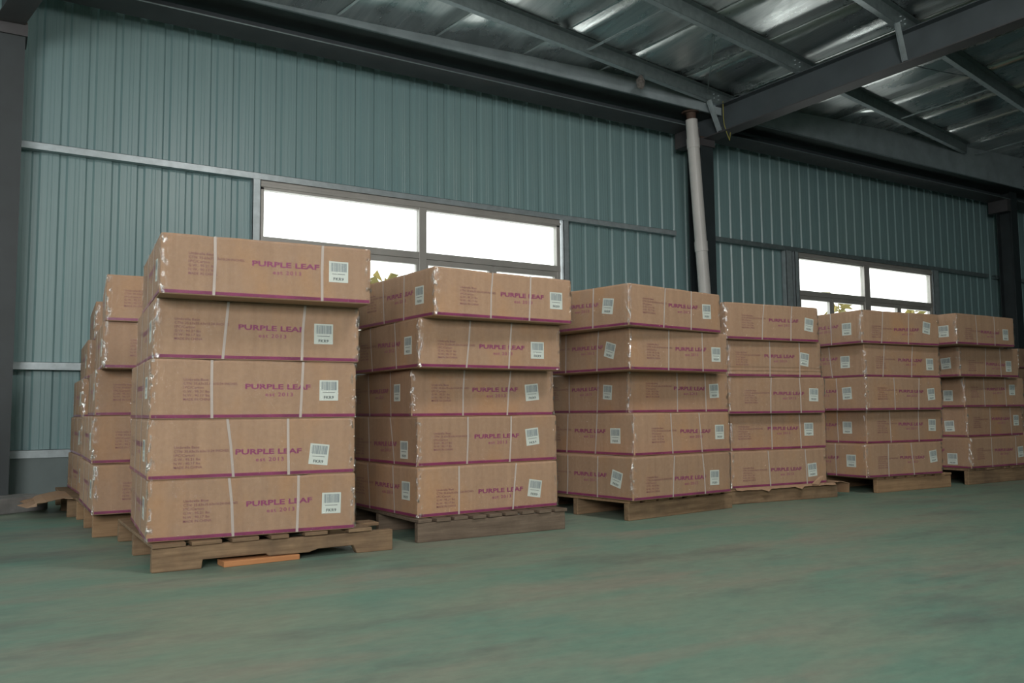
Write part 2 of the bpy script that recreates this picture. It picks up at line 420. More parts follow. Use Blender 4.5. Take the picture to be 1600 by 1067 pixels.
# columns
def column(x0, x1, label):
    r = empty('steel_column', ((x0 + x1) / 2, 7.68, 0)); h = (x1 - x0) / 2; zt = roof_z((x0 + x1) / 2, 7.6) - 0.33
    MB().box(-h, h, -0.13, -0.118, 0, zt).build('front_flange', M_COLUMN, r)
    MB().box(-h, h, 0.11, 0.122, 0, zt).build('rear_flange', M_COLUMN, r)
    MB().box(-0.005, 0.005, -0.118, 0.11, 0, zt).build('web', M_COLUMN, r)
    MB().box(-h - 0.01, h + 0.01, -0.14, 0.13, zt, zt + 0.016).build('cap_plate', M_RUST, r)
    MB().box(-h - 0.015, h + 0.015, -0.15, 0.14, zt - 0.10, zt - 0.004).build('joint_band', M_PRIMER, r) if x0 < 9 else None
    return tag(r, label, 'column')
column(0.035, 0.243, 'slate steel column at the left edge of the photo')
column(7.535, 7.739, 'slate steel column behind the white drainpipe')
column(14.68, 14.88, 'slate steel column at the far right corner')

# rafters
def rafter(xc, label, braces=()):
    s0, t0 = roof_st(xc, 7.5); r = empty('roof_rafter', (xc, 7.5, 0)); inv = Vector((xc, 7.5, 0))
    a = roof_pt(s0 - 0.28, t0) - inv; b = roof_pt(s0 + 12, t0) - inv
    up = Vector((0, 0, 1))
    MB().beam(a, b, D, up, -0.1, 0.1, -0.35, -0.338).build('bottom_flange', M_PRIMER, r)
    MB().beam(a, b, D, up, -0.1, 0.1, -0.012, -0.001).build('top_flange', M_STEEL, r)
    MB().beam(a, b, D, up, -0.005, 0.005, -0.338, -0.012).build('web', M_STEEL, r)
    for s in braces:
        p = roof_pt(s + 0.03, t0 - 0.33, 0.0) - inv; q = roof_pt(s - 0.02, t0 - 0.03, -0.30) - inv
        dr = (q - p).normalized(); sd = U.copy()
        m = MB().beam(p, q, sd, dr.cross(sd).normalized(), -0.024, 0.024, -0.002, 0.002)
        m.beam(p, q, sd, dr.cross(sd).normalized(), -0.024, -0.020, -0.002, 0.04)
        m.build('knee_brace', M_GALV, r)
        MB().tube([q + Vector((0.02, 0, 0.035)), q + Vector((-0.03, 0, 0.035))], 0.012, 6).build('bolt', M_GALVD, r)
    return tag(r, label, 'rafter', None)
rafter(0.14, 'slate steel roof rafter rising from the left column')
rafter(7.66, 'large slate steel roof rafter rising above the drainpipe column', (0.17, 2.40))
rafter(14.78, 'slate steel roof rafter rising from the far right column')

# eave tie beam and gutter
def tie(x0, x1, label):
    r = empty('eave_tie_beam', ((x0 + x1) / 2, 7.7, 4.13)); h = (x1 - x0) / 2
    MB().box(-h, h, -0.155, 0.175, 0, 0.012).build('bottom_flange', M_PRIMER, r)
    MB().box(-h, h, -0.158, -0.155, -0.001, 0.010).build('flange_edge', M_GALVD, r)
    MB().box(-h, h, 0.0, 0.01, 0.012, 0.12).build('web', M_STEEL, r)
    if x0 < 9: MB().box(h - 0.10, h + 0.02, -0.15, 0.17, -0.20, -0.001).build('end_bracket', M_PRIMER, r)
    tag(r, label, 'beam', 'eave tie beams')
tie(0.25, 7.50, 'dark brown grey tie beam along the wall top, left bay')
tie(7.76, 14.67, 'dark tie beam along the wall top, bay right of the drainpipe')
tie(14.90, 22.5, 'dark tie beam along the wall top beyond the last column')
g = empty('roof_gutter', (7.5, 7.6, 4.27))
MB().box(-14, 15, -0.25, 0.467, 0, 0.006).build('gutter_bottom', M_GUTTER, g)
MB().box(-14, 15, -0.256, -0.25, -0.004, 0.95).build('gutter_face', M_GUTTERF, g)
MB().box(-14, 15, -0.262, -0.240, -0.010, -0.003).build('gutter_lip', M_GALVD, g)
tag(g, 'long box gutter running under the roof edge above the wall', 'gutter')

# purlins
NP = [(0.19, -7.4, 0.25), (1.25, -7.4, 5.1), (2.42, -8.0, 8.0), (3.62, -8.5, 9.0), (4.85, -8.5, 9.0)]
PN = ['nearest the wall', 'second from the wall', 'third from the wall', 'fourth from the wall', 'fifth from the wall']
for (sc, ta, tb), nm in zip(NP, PN):
    r = empty('roof_purlin', roof_pt(sc, 0)); o = Vector(r.location)
    a = roof_pt(sc + 0.02 * ta, ta) - o; b = roof_pt(sc + 0.02 * tb, tb) - o; up = Vector((0, 0, 1))
    MB().beam(a, b, U, up, -0.060, 0.004, 0, 0.003).build('bottom_flange', M_GALV, r)  # paler than the web of the same section, its light put into the colour
    MB().beam(a, b, U, up, 0.001, 0.004, 0, 0.14).build('web', M_GALVD, r)
    MB().beam(a, b, U, up, -0.060, -0.057, 0, 0.018).build('lip', M_GALV, r)
    MB().beam(a, b, U, up, -0.004, 0.060, 0.137, 0.14).build('top_flange', M_GALVD, r)
    if tb > 0.3 or True:
        for tt in (-0.22, -0.12, 0.14, 0.24):
            if tt > tb: continue
            p = roof_pt(sc + 0.02 * tt, tt) - o
            for zz in (0.05, 0.10):
                MB().tube([p + up * zz + U * 0.003, p + up * zz + U * 0.018], 0.008, 6).build('bolt', M_GALV, r)
    tag(r, 'galvanised roof purlin ' + nm, 'purlin', 'roof purlins')
# sag bars between purlins
def sagbar(s0, s1, t, lab, off=0.03, wd=0.022, mat=M_GALV):
    tag(MB().beam(roof_pt(s0 + 0.02 * t, t), roof_pt(s1 + 0.02 * t, t), D, (0, 0, 1), -wd, wd, off, off + 0.003).build('purlin_tie_bar', mat), lab, 'tie bar', 'flat bars between purlins')
sagbar(0.19, 1.25, -2.52, 'flat steel bar between the first two purlins, left of the drainpipe')
sagbar(1.25, 2.42, 2.65, 'flat steel bar between second and third purlins, right of the big rafter')
sagbar(1.25, 2.42, 5.45, 'flat steel bar between second and third purlins near the right edge')
def rod(p, q, lab, sag=0.0):
    pts = []
    for i in range(9):
        u = i / 8; v = p.lerp(q, u); v.z -= sag * 4 * u * (1 - u); pts.append(v)
    tag(MB().tube(pts, 0.006, 6).build('roof_brace_rod', M_GALVD), lab, 'rod', 'thin roof bracing rods')
rod(roof_pt(1.95, 0.1, -0.02), roof_pt(2.40, 2.0, 0.03), 'thin dark bracing rod running right from the big rafter', 0.02)
rod(roof_pt(1.20, -1.75, 0.13), roof_pt(0.25, -0.45, 0.05), 'thin slanting bracing rod beside the big rafter, under the foil', 0.02)

# foil-faced roof panels
ceil = empty('ceiling', (0, 0, 0)); tag(ceil, kind='structure')
tk = -24.86
OFF = 0.145
ts = []
t_ = -1.86 - 16.0
while t_ < 24: ts.append(t_); t_ += 1.0
for ta in ts:
    tb = ta + 1.0; vs = []; fs = []; nS = 56; nT = 4
    for i in range(nS + 1):
        for j in range(nT + 1):
            t = ta + (tb - ta) * j / nT
            s0_ = (0.213 * t + 0.148) / 0.977; s = s0_ + i * (24.0 - s0_) / nS
            p = roof_pt(s, t, OFF)
            sag = 0.005 * (1 - (2 * j / nT - 1) ** 2)
            p.z += -sag + 0.003 * noise.noise(Vector((s * 1.3, t * 1.3, 0)))
            vs.append(p)
    for i in range(nS):
        for j in range(nT):
            q = i * (nT + 1) + j; fs.append((q, q + 1, q + nT + 2, q + nT + 1))
    o = MB().add(vs, fs).build('foil_panel', M_FOIL, ceil, smooth=True)
    sm = o.modifiers.new('thick', 'SOLIDIFY'); sm.thickness = 0.06; sm.offset = 1 if o.data.polygons[0].normal.z > 0 else -1
    # overlapped taped seam
    MB().beam(roof_pt((0.213 * tb + 0.17) / 0.977, tb, OFF - 0.006), roof_pt(24, tb, OFF - 0.006), D, (0, 0, 1), -0.012, 0.016, -0.001, 0.004).build('foil_seam', M_FOIL, ceil)

# drainpipe
pipe = empty('drainpipe', (7.57, 7.45, 0))
def pp(z): return Vector((-0.0 - (z / 4.2) * 0.288 + 0.0, 0, z))
MB().tube([pp(0), pp(4.17)], 0.072, 24).build('pipe', M_PVC, pipe, smooth=False)
for z in (1.2, 2.62, 3.88):
    MB().tube([pp(z - 0.06), pp(z + 0.06)], 0.079, 24).build('coupling', M_PVC, pipe)
MB().tube([pp(4.171), pp(4.268)], [0.055, 0.060], 18).build('outlet_neck', M_RUST, pipe)
MB().tube([pp(4.255), pp(4.269)], [0.10, 0.115], 20).build('outlet_flange', M_RUST, pipe)
tag(pipe, 'tall white plastic drainpipe leaning in front of the middle steel column', 'pipe')

# string, clump
sA = roof_pt(0.24, 0.02, -0.0) - D * 0.115
tag(MB().tube([sA + Vector((0, 0, 0.02)), sA + Vector((0, 0.0, -0.18)), sA + Vector((0.01, 0, -0.27)), sA + Vector((0.04, -0.01, -0.37)), sA + Vector((0.075, -0.02, -0.46)), sA + Vector((0.085, -0.02, -0.40)), sA + Vector((0.09, -0.02, -0.36))], 0.005, 6).build('yellow_string', M_YELLOW), 'yellow string dangling from the big roof rafter beside the drainpipe', 'string')
bm = bmesh.new(); bmesh.ops.create_icosphere(bm, subdivisions=3, radius=0.05)
for v in bm.verts:
    n = noise.noise(v.co * 30); v.co *= 1 + 0.35 * n; v.co.z *= 1.5; v.co.x *= 0.85
nm = bpy.data.meshes.new('hanging_clump'); bm.to_mesh(nm); bm.free(); nm.materials.append(M_NEST)
no = link('hanging_clump', nm, loc=roof_pt(0.12, -1.59, -0.065)); tag(no, 'small dark clump hanging from the purlin nearest the wall', 'clump')

# concrete block by the left column
blk = MB().box(0, 0.40, 0, 0.26, 0, 0.105).build('concrete_block', M_BLOCK, bevel=0.008)
blk.location = (0.13, 6.66, 0); blk.rotation_euler = (0, 0, radians(33))
tag(blk, 'long low grey concrete block on the floor by the left wall', 'block')

# plants outside behind the windows
def sprig(x, y, z, n, label, sp=0.35):
    r = empty('garden_plant', (x, y, 0)); MB().tube([(0, 0, 0), (0.03, 0, z * 0.5), (0, 0, z)], [0.02, 0.015, 0.008], 6).build('stem', M_LEAF, r)
    for i in range(n):
        a = rnd.uniform(0, 2 * pi); l = rnd.uniform(0.5, 1) * sp; dz = rnd.uniform(-0.3, 0.5) * sp; z0 = z - rnd.uniform(0, 0.25)
        d = Vector((cos(a), sin(a) * 0.4, 0)); q = d * l + Vector((0, 0, dz)); m_ = d * l * 0.5 + Vector((0, 0, dz * 0.5 + 0.10)); s = Vector((-d.y, d.x, 0.4)).normalized() * 0.022
        b0 = Vector((0, 0, z0)); MB().add([b0, b0 + m_ + s, b0 + q, b0 + m_ - s, b0 + m_ * 1.0 + Vector((0, 0, -0.012))], [(0, 1, 2), (0, 2, 3), (0, 4, 1), (1, 4, 2), (0, 3, 4), (3, 2, 4)]).build('leaf', M_LEAF, r)
    tag(r, label, 'plant')
sprig(4.35, 10.0, 2.32, 12, 'dry leafy plant outside behind the lower left window pane', 0.42)
sprig(4.95, 10.0, 2.45, 6, 'second, thinner leafy plant outside behind the left window', 0.3)
sprig(13.6, 10.2, 2.62, 14, 'leafy plant outside behind the right window, left half', 0.5)
sprig(15.95, 10.2, 2.60, 14, 'leafy plant outside behind the right window, right half', 0.5)

# ------------------------------------------------------------ cartons
BW = 0.905; HW = BW / 2
LAYOUT = {
('A',5,'f'):(0.238,0.237,0.751,0.751,(0.411,0.59),(0.734,0.596),(0.123,0.711),(0.833,0.54),0),
('A',4,'f'):(0.337,0.315,0.715,0.701,(0.387,0.565),(0.71,0.555),(0.091,0.689),(0.812,0.495),0),
('A',3,'f'):(0.275,0.28,0.72,0.709,(0.435,0.546),(0.759,0.542),(0.147,0.68),(0.855,0.487),0),
('A',2,'f'):(0.357,0.39,0.651,0.658,(0.399,0.427),(0.721,0.418),(0.116,0.55),(0.811,0.348),-6),
('A',1,'f'):(0.367,0.39,0.704,0.699,(0.45,0.537),(0.775,0.55),(0.16,0.66),(0.874,0.477),-1),
('B',5,'f'):(0.399,0.382,0.68,0.665,(0.456,0.541),(0.779,0.548),(0.17,0.643),(0.876,0.499),0),
('B',5,'l'):(0.373,0.391,0.648,0.641,(0.443,0.565),(0.741,0.559),(0.156,0.714),(0.829,0.475),0),
('B',4,'f'):(0.342,0.315,0.635,0.612,(0.406,0.46),(0.727,0.461),(0.126,0.566),(0.825,0.421),0),
('B',4,'l'):(0.31,0.347,0.677,0.707,(0.442,0.563),(0.75,0.521),(0.151,0.651),(0.862,0.468),0),
('B',3,'f'):(0.352,0.34,0.679,0.651,(0.407,0.567),(0.729,0.577),(0.131,0.691),(0.834,0.517),5),
('B',3,'l'):(0.272,0.304,0.668,0.679,(0.293,0.572),(0.648,0.569),None,(0.775,0.519),0),
('B',2,'f'):(0.338,0.33,0.65,0.636,(0.386,0.571),(0.707,0.566),(0.106,0.68),(0.809,0.535),6),
('B',2,'l'):(0.314,0.335,0.639,0.698,(0.408,0.412),(0.727,0.432),None,(0.826,0.32),0),
('B',1,'f'):(0.273,0.271,0.682,0.654,(0.41,0.441),(0.729,0.431),(0.123,0.552),(0.821,0.423),-9),
('B',1,'l'):(0.348,0.383,0.694,0.719,(0.471,0.565),(0.766,0.57),None,(0.858,0.512),0),
('C',5,'f'):(0.379,0.353,0.664,0.652,(0.41,0.571),(0.737,0.597),(0.142,0.698),(0.837,0.516),2),
('C',5,'l'):(None,None,0.687,0.674,(0.43,0.616),(0.71,0.56),None,(0.816,0.508),-8),
('C',4,'f'):(0.38,0.369,0.726,0.727,(0.446,0.54),(0.768,0.56),(0.162,0.648),(0.874,0.449),0),
('C',4,'l'):(0.347,0.337,0.696,0.672,(0.424,0.598),(0.725,0.585),None,(0.806,0.494),-16),
('C',3,'f'):(0.468,0.465,0.756,0.76,(0.446,0.603),(0.75,0.598),(0.164,0.742),(0.85,0.546),3),
('C',3,'l'):(0.325,0.319,0.673,0.652,(0.35,0.599),(0.684,0.611),None,(0.772,0.516),-5),
('C',2,'f'):(0.361,0.375,0.658,0.684,(0.456,0.544),(0.784,0.524),(0.17,0.658),(0.882,0.496),0),
('C',2,'l'):(0.326,0.306,0.641,0.614,(0.401,0.566),(0.719,0.565),None,(0.818,0.459),0),
('C',1,'f'):(0.404,0.382,0.696,0.717,(0.416,0.439),(0.718,0.422),(0.125,0.54),(0.822,0.389),-1),
('C',1,'l'):(0.365,0.355,0.674,0.664,(0.436,0.541),(0.753,0.55),None,(0.849,0.478),-14),
('D',5,'f'):(0.402,0.372,0.706,0.683,(0.447,0.561),(0.779,0.578),(0.166,0.684),(0.892,0.489),-7),
('D',4,'f'):(0.437,0.431,0.759,0.755,(0.374,0.579),(0.711,0.581),(0.084,0.687),(0.812,0.509),-8),
('D',3,'f'):(0.433,0.418,0.728,0.736,(0.454,0.554),(0.774,0.551),(0.162,0.654),(0.879,0.514),-2),
('D',2,'f'):(0.416,0.414,0.712,0.723,(0.372,0.586),(0.703,0.576),(0.077,0.675),(0.813,0.544),0),
('D',1,'f'):(0.373,0.389,0.768,0.78,(0.399,0.457),(0.727,0.449),(0.111,0.562),(0.842,0.398),4),
('E',5,'f'):(0.272,0.241,0.605,0.584,(0.408,0.444),(0.731,0.479),(0.128,0.552),(0.834,0.55),-8),
('E',5,'l'):(None,None,0.678,0.679,(0.433,0.559),(0.767,0.567),None,(0.847,0.455),0),
('E',4,'f'):(0.261,0.225,0.632,0.602,(0.428,0.536),(0.765,0.534),(0.146,0.638),(0.86,0.422),0),
('E',4,'l'):(None,None,0.629,0.658,(0.396,0.613),(0.719,0.589),None,(0.799,0.479),0),
('E',3,'f'):(0.354,0.356,0.693,0.67,(0.424,0.579),(0.738,0.567),(0.141,0.698),(0.85,0.488),5),
('E',3,'l'):(None,None,0.688,0.693,(0.37,0.609),(0.694,0.594),None,(0.798,0.523),3),
('E',2,'f'):(0.294,0.302,0.677,0.671,(0.415,0.568),(0.728,0.556),(0.137,0.684),(0.859,0.518),-2),
('E',2,'l'):(None,None,0.691,0.695,(0.359,0.574),(0.685,0.552),None,(0.796,0.478),0),
('E',1,'f'):(0.285,0.278,0.58,0.609,(0.43,0.559),(0.757,0.537),(0.15,0.637),(0.877,0.553),6),
('E',1,'l'):(None,None,0.682,0.685,(0.395,0.568),(0.717,0.565),None,(0.846,0.488),0),
('F',5,'f'):(0.327,0.336,0.646,0.643,(0.415,0.439),(0.726,0.441),(0.148,0.549),(0.842,0.401),0),
('F',5,'l'):(None,None,None,None,None,None,None,(0.878,0.434),0),
('F',4,'f'):(0.434,0.415,0.678,0.683,(0.467,0.432),(0.731,0.415),(0.139,0.558),(0.822,0.371),0),
('F',4,'l'):(None,None,None,None,None,None,None,(0.864,0.444),4),
('F',3,'f'):(0.321,0.327,0.681,0.687,(0.386,0.599),(0.683,0.619),(0.114,0.695),(0.797,0.583),0),
('F',3,'l'):(None,None,None,None,None,None,None,(0.834,0.393),0),
('F',2,'f'):(0.403,0.39,0.768,0.778,(0.422,0.586),(0.764,0.585),(0.108,0.674),(0.874,0.522),0),
('F',2,'l'):(None,None,None,None,None,None,None,(0.819,0.366),3),
('F',1,'f'):(0.357,0.357,0.788,0.784,(0.393,0.559),(0.748,0.552),(0.105,0.659),(0.871,0.458),3),
('F',1,'l'):(None,None,None,None,None,None,None,(0.818,0.298),0),
('H',5,'f'):(None,None,None,None,None,None,(0.1,0.688),None,0),
('H',4,'f'):(None,None,None,None,None,None,(0.154,0.633),None,0),
('H',3,'f'):(None,None,None,None,None,None,(0.102,0.697),None,0),
('H',2,'f'):(None,None,None,None,None,None,(0.129,0.681),None,0),
('H',1,'f'):(None,None,None,None,None,None,(0.157,0.646),None,0),
}

STACKS = {
'A':(0.1191,[(0.632,3.915,-4.5,-0.9,0.2592),(0.628,3.908,-4.0,-0.9,0.2585),(0.631,3.900,-3.6,-0.75,0.2600),(0.640,3.900,-4.4,-0.9,0.2600),(0.632,3.745,-4.8,-1.2,0.2570)]),
'B':(0.1177,[(1.941,4.015,2.7,0.32,0.2557),(1.975,4.086,1.5,0.37,0.2599),(1.990,4.193,-2.4,0.19,0.2577),(1.947,4.017,0.5,0.15,0.2590),(1.972,3.882,3.6,0.56,0.2527)]),
'C':(0.1218,[(3.308,3.944,5.7,-0.42,0.2570),(3.416,4.052,5.1,0.01,0.2609),(3.509,4.209,1.5,0.21,0.2630),(3.357,4.006,4.7,0.11,0.2585),(3.277,3.916,8.4,-0.05,0.2553)]),
'D':(0.1102,[(4.448,4.251,-4.9,0.36,0.2540),(4.518,4.317,-6.1,-0.10,0.2595),(4.441,4.254,-6.1,0.14,0.2609),(4.425,4.237,-4.3,0.5,0.2578),(4.365,4.187,-3.3,0.5,0.2563)]),
'E':(0.1214,[(5.804,4.163,-3.8,-0.54,0.2573),(5.891,4.209,-4.2,-0.29,0.2591),(5.813,4.141,-3.5,-0.06,0.2594),(5.814,4.149,-3.6,0.22,0.2576),(5.745,4.115,-4.5,0.05,0.2575)]),
'F':(0.1355,[(7.172,4.130,0.0,0.17,0.2598),(7.336,4.242,-0.0,0.5,0.2608),(7.295,4.234,-2.3,0.17,0.2616),(7.070,4.129,-0.9,0.6,0.2581),(6.824,3.998,0.8,0.9,0.2559)]),
'H':(0.1351,[(0.546,5.017,-1.4,0.38,0.2581),(0.552,5.195,-2.4,0.3,0.2594),(0.572,5.300,-3.7,-0.5,0.2602),(0.584,5.133,-3.9,-0.4,0.2575),(0.592,5.111,-5.5,-0.4,0.2572)]),
'I':(0.1251,[(0.620,6.32,0.5,0.0,0.2590),(0.610,6.35,-1.0,0.0,0.2590),(0.610,6.38,-2.0,0.0,0.2590),(0.630,6.34,-3.0,0.0,0.2590),(0.670,6.33,-4.0,0.0,0.2590)]),
'G':(0.1251,[(11.72,6.00,1.0,0.0,0.2590),(11.70,6.02,-1.0,0.0,0.2590),(11.66,6.00,0.0,0.0,0.2590),(11.67,6.03,1.0,0.0,0.2590),(11.64,6.00,2.0,0.0,0.2590)]),
}
DESC = {'A':'the nearest front left stack','H':'the stack directly behind the front left one','I':'the rearmost left stack by the wall',
'B':'the second front stack from the left','C':'the third front stack from the left','D':'the fourth front stack from the left',
'E':'the fifth front stack from the left','F':'the sixth front stack, near the right edge','G':'the distant stack cut by the right edge'}
ORD = ['lowest', 'second from bottom', 'middle one', 'second from top', 'topmost']

def text_mesh(name, body, bold=0.0, res=2, spacing=1.0):
    c = bpy.data.curves.new(name, 'FONT'); c.body = body; c.offset = bold; c.resolution_u = res; c.space_character = spacing
    c.fill_mode = 'FRONT'
    o = bpy.data.objects.new(name, c); COL.objects.link(o)
    dg = bpy.context.evaluated_depsgraph_get(); me = bpy.data.meshes.new_from_object(o.evaluated_get(dg))
    bpy.data.objects.remove(o); bpy.data.curves.remove(c)
    return [v.co.copy() for v in me.vertices], [tuple(p.vertices) for p in me.polygons]
def place_text(mb, body, x0, x1, z0, z1, bold=0.0, y=-0.0006, spacing=1.0, align='fit'):
    vs, fs = text_mesh('t', body, bold, spacing=spacing)
    ax0 = min(v.x for v in vs); ax1 = max(v.x for v in vs); az0 = min(v.y for v in vs); az1 = max(v.y for v in vs)
    sz = (z1 - z0) / (az1 - az0); sx = (x1 - x0) / (ax1 - ax0) if x1 is not None else sz * 1.02
    mb.add([(x0 + (v.x - ax0) * sx, y, z0 + (v.y - az0) * sz) for v in vs], fs)
# brand lettering, origin at the middle of the large line
mb = MB()
place_text(mb, 'PURPLE LEAF', -0.147, 0.147, -0.0115, 0.0125, 0.030)
place_text(mb, 'est 2013', -0.058, 0.066, -0.043, -0.0255, 0.008, spacing=1.15)
ME_BRAND = mb.mesh('purple_lettering'); ME_BRAND.materials.append(M_PURPLE)
# shipping lines, origin at top left
mb = MB()
LN = ['Umbrella Base', 'CTN: 35.63x35.63x10.24 INCHES', '1PC/Carton', 'G.W.: 95.21 lbs', 'N.W.: 90.17 lbs', 'MADE IN CHINA']
WD = [0.103, 0.226, 0.084, 0.108, 0.108, 0.116]
for i, (l, wd) in enumerate(zip(LN, WD)):
    place_text(mb, l, 0, wd, -0.0115 - 0.0172 * i, -0.0005 - 0.0172 * i, 0.004)
ME_SHIP = mb.mesh('shipping_text'); ME_SHIP.materials.append(M_INK)
# label sticker
mb = MB().box(-0.0445, 0.0445, -0.0009, 0.0, -0.0475, 0.0475)
ME_LAB = mb.mesh('label_sticker'); ME_LAB.materials.append(M_LABEL)
mb = MB(); xx = -0.036
rr = random.Random(3)
while xx < 0.035:
    wd = rr.choice((0.0012, 0.0012, 0.0022, 0.003)); mb.add([(xx, -0.0012, 0.001), (xx + wd, -0.0012, 0.001), (xx + wd, -0.0012, 0.0405), (xx, -0.0012, 0.0405)], [(0, 1, 2, 3)]); xx += wd + rr.choice((0.0010, 0.0012, 0.002))
ME_BAR = mb.mesh('barcode'); ME_BAR.materials.append(M_BAR)
mb = MB(); place_text(mb, 'FKR9', -0.0235, 0.0235, -0.0395, -0.0255, 0.02, y=-0.0012, spacing=1.1)
xx = -0.030
while xx < 0.028:
    wd = rr.choice((0.002, 0.003, 0.004)); mb.add([(xx, -0.0012, -0.0115), (xx + wd, -0.0012, -0.0115), (xx + wd, -0.0012, -0.0085), (xx, -0.0012, -0.0085)], [(0, 1, 2, 3)]); xx += wd + 0.0012
ME_CODE = mb.mesh('label_code'); ME_CODE.materials.append(M_CODE)

def ribbon(mb, pts, nrm, side, w, th=0.0007):
    for (p, q) in zip(pts, pts[1:]):
        p = Vector(p); q = Vector(q); mb.beam(p, q, side, nrm, -w / 2, w / 2, 0, th)

def box_body(h, straps_f, straps_l, seed, crease=False):
    """side faces planar; the upper rim dips where the straps pull"""
    n = 18; e = 0.006; vs = []; fs = []
    rs = random.Random(seed)
    zl = [0.0, e, h * 0.5, h - e * 1.6, h] if not crease else [0.0, e, h * 0.10, h * 0.14, h * 0.19, h * 0.24, h * 0.29, h * 0.5, h - e * 1.6, h]
    def per(inset):
        a = HW - inset; L = []
        c = 0.004
        side = [(-a + c + (2 * a - 2 * c) * i / n) for i in range(n + 1)]
        L += [(x_, -a) for x_ in side]; L += [(a, y_) for y_ in side]; L += [(-x_, a) for x_ in side]; L += [(-a, -y_) for y_ in side]
        return L
    def dip(x_, y_):
        d = 0
        for u in straps_f: d = max(d, math.exp(-((x_ - (u - 0.5) * BW) / 0.03) ** 2) * 0.0035) if abs(y_) > HW * 0.9 else d
        for u in straps_l: d = max(d, math.exp(-((y_ + (u - 0.5) * BW) / 0.03) ** 2) * 0.0035) if abs(x_) > HW * 0.9 else d
        return d + 0.0022 * (0.5 + noise.noise(Vector((x_ * 5 + seed, y_ * 5, 0))))
    N = 4 * (n + 1)
    for k, z in enumerate(zl):
        ins = e * 0.6 if k in (0, len(zl) - 1) else 0
        if crease and k in (3, 5): ins = 0.004
        for (x_, y_) in per(ins):
            zz = z - (dip(x_, y_) if k >= len(zl) - 2 else 0)
            if crease and 1 < k < 7: zz += 0.005 * noise.noise(Vector((x_ * 6, y_ * 6, k)))
            vs.append((x_, y_, zz))
    for k in range(len(zl) - 1):
        for i in range(N): fs.append((k * N + i, k * N + (i + 1) % N, (k + 1) * N + (i + 1) % N, (k + 1) * N + i))
    fs.append(tuple(range(N - 1, -1, -1))); fs.append(tuple((len(zl) - 1) * N + i for i in range(N)))
    return MB().add(vs, fs)

def film_mesh(h, seed):
    vs = []; fs = []; n = 34; rows = 8; N = 4 * n
    for k in range(rows + 1):
        z = 0.001 + (h - 0.004) * k / rows
        for sd in range(4):
            for i in range(n):
                q = -HW + BW * i / n
                x_, y_ = [(q, -HW), (HW, q), (-q, HW), (-HW, -q)][sd]
                cl = min(1, max(0, (abs(q) - 0.36) / 0.09)); nv = Vector((x_ * 22 + seed, y_ * 22, z * 9))
                off = 0.0026 + 0.0006 * noise.noise(nv) + cl * 0.0035 * abs(noise.noise(nv * 2.3))
                rr_ = Vector(((0, -1), (1, 0), (0, 1), (-1, 0))[sd]).to_3d()
                if i == 0: rr_ = Vector(((-1, -1), (1, -1), (1, 1), (-1, 1))[sd]).to_3d()
                vs.append((x_ + rr_.x * off, y_ + rr_.y * off, z))
    for k in range(rows):
        for i in range(N): fs.append((k * N + i, k * N + (i + 1) % N, (k + 1) * N + (i + 1) % N, (k + 1) * N + i))
    return MB().add(vs, fs)

ME_FILM = [film_mesh(0.2585, s).mesh('stretch_film', True) for s in (3, 11, 29)]
for m_ in ME_FILM: m_.materials.append(M_FILM)

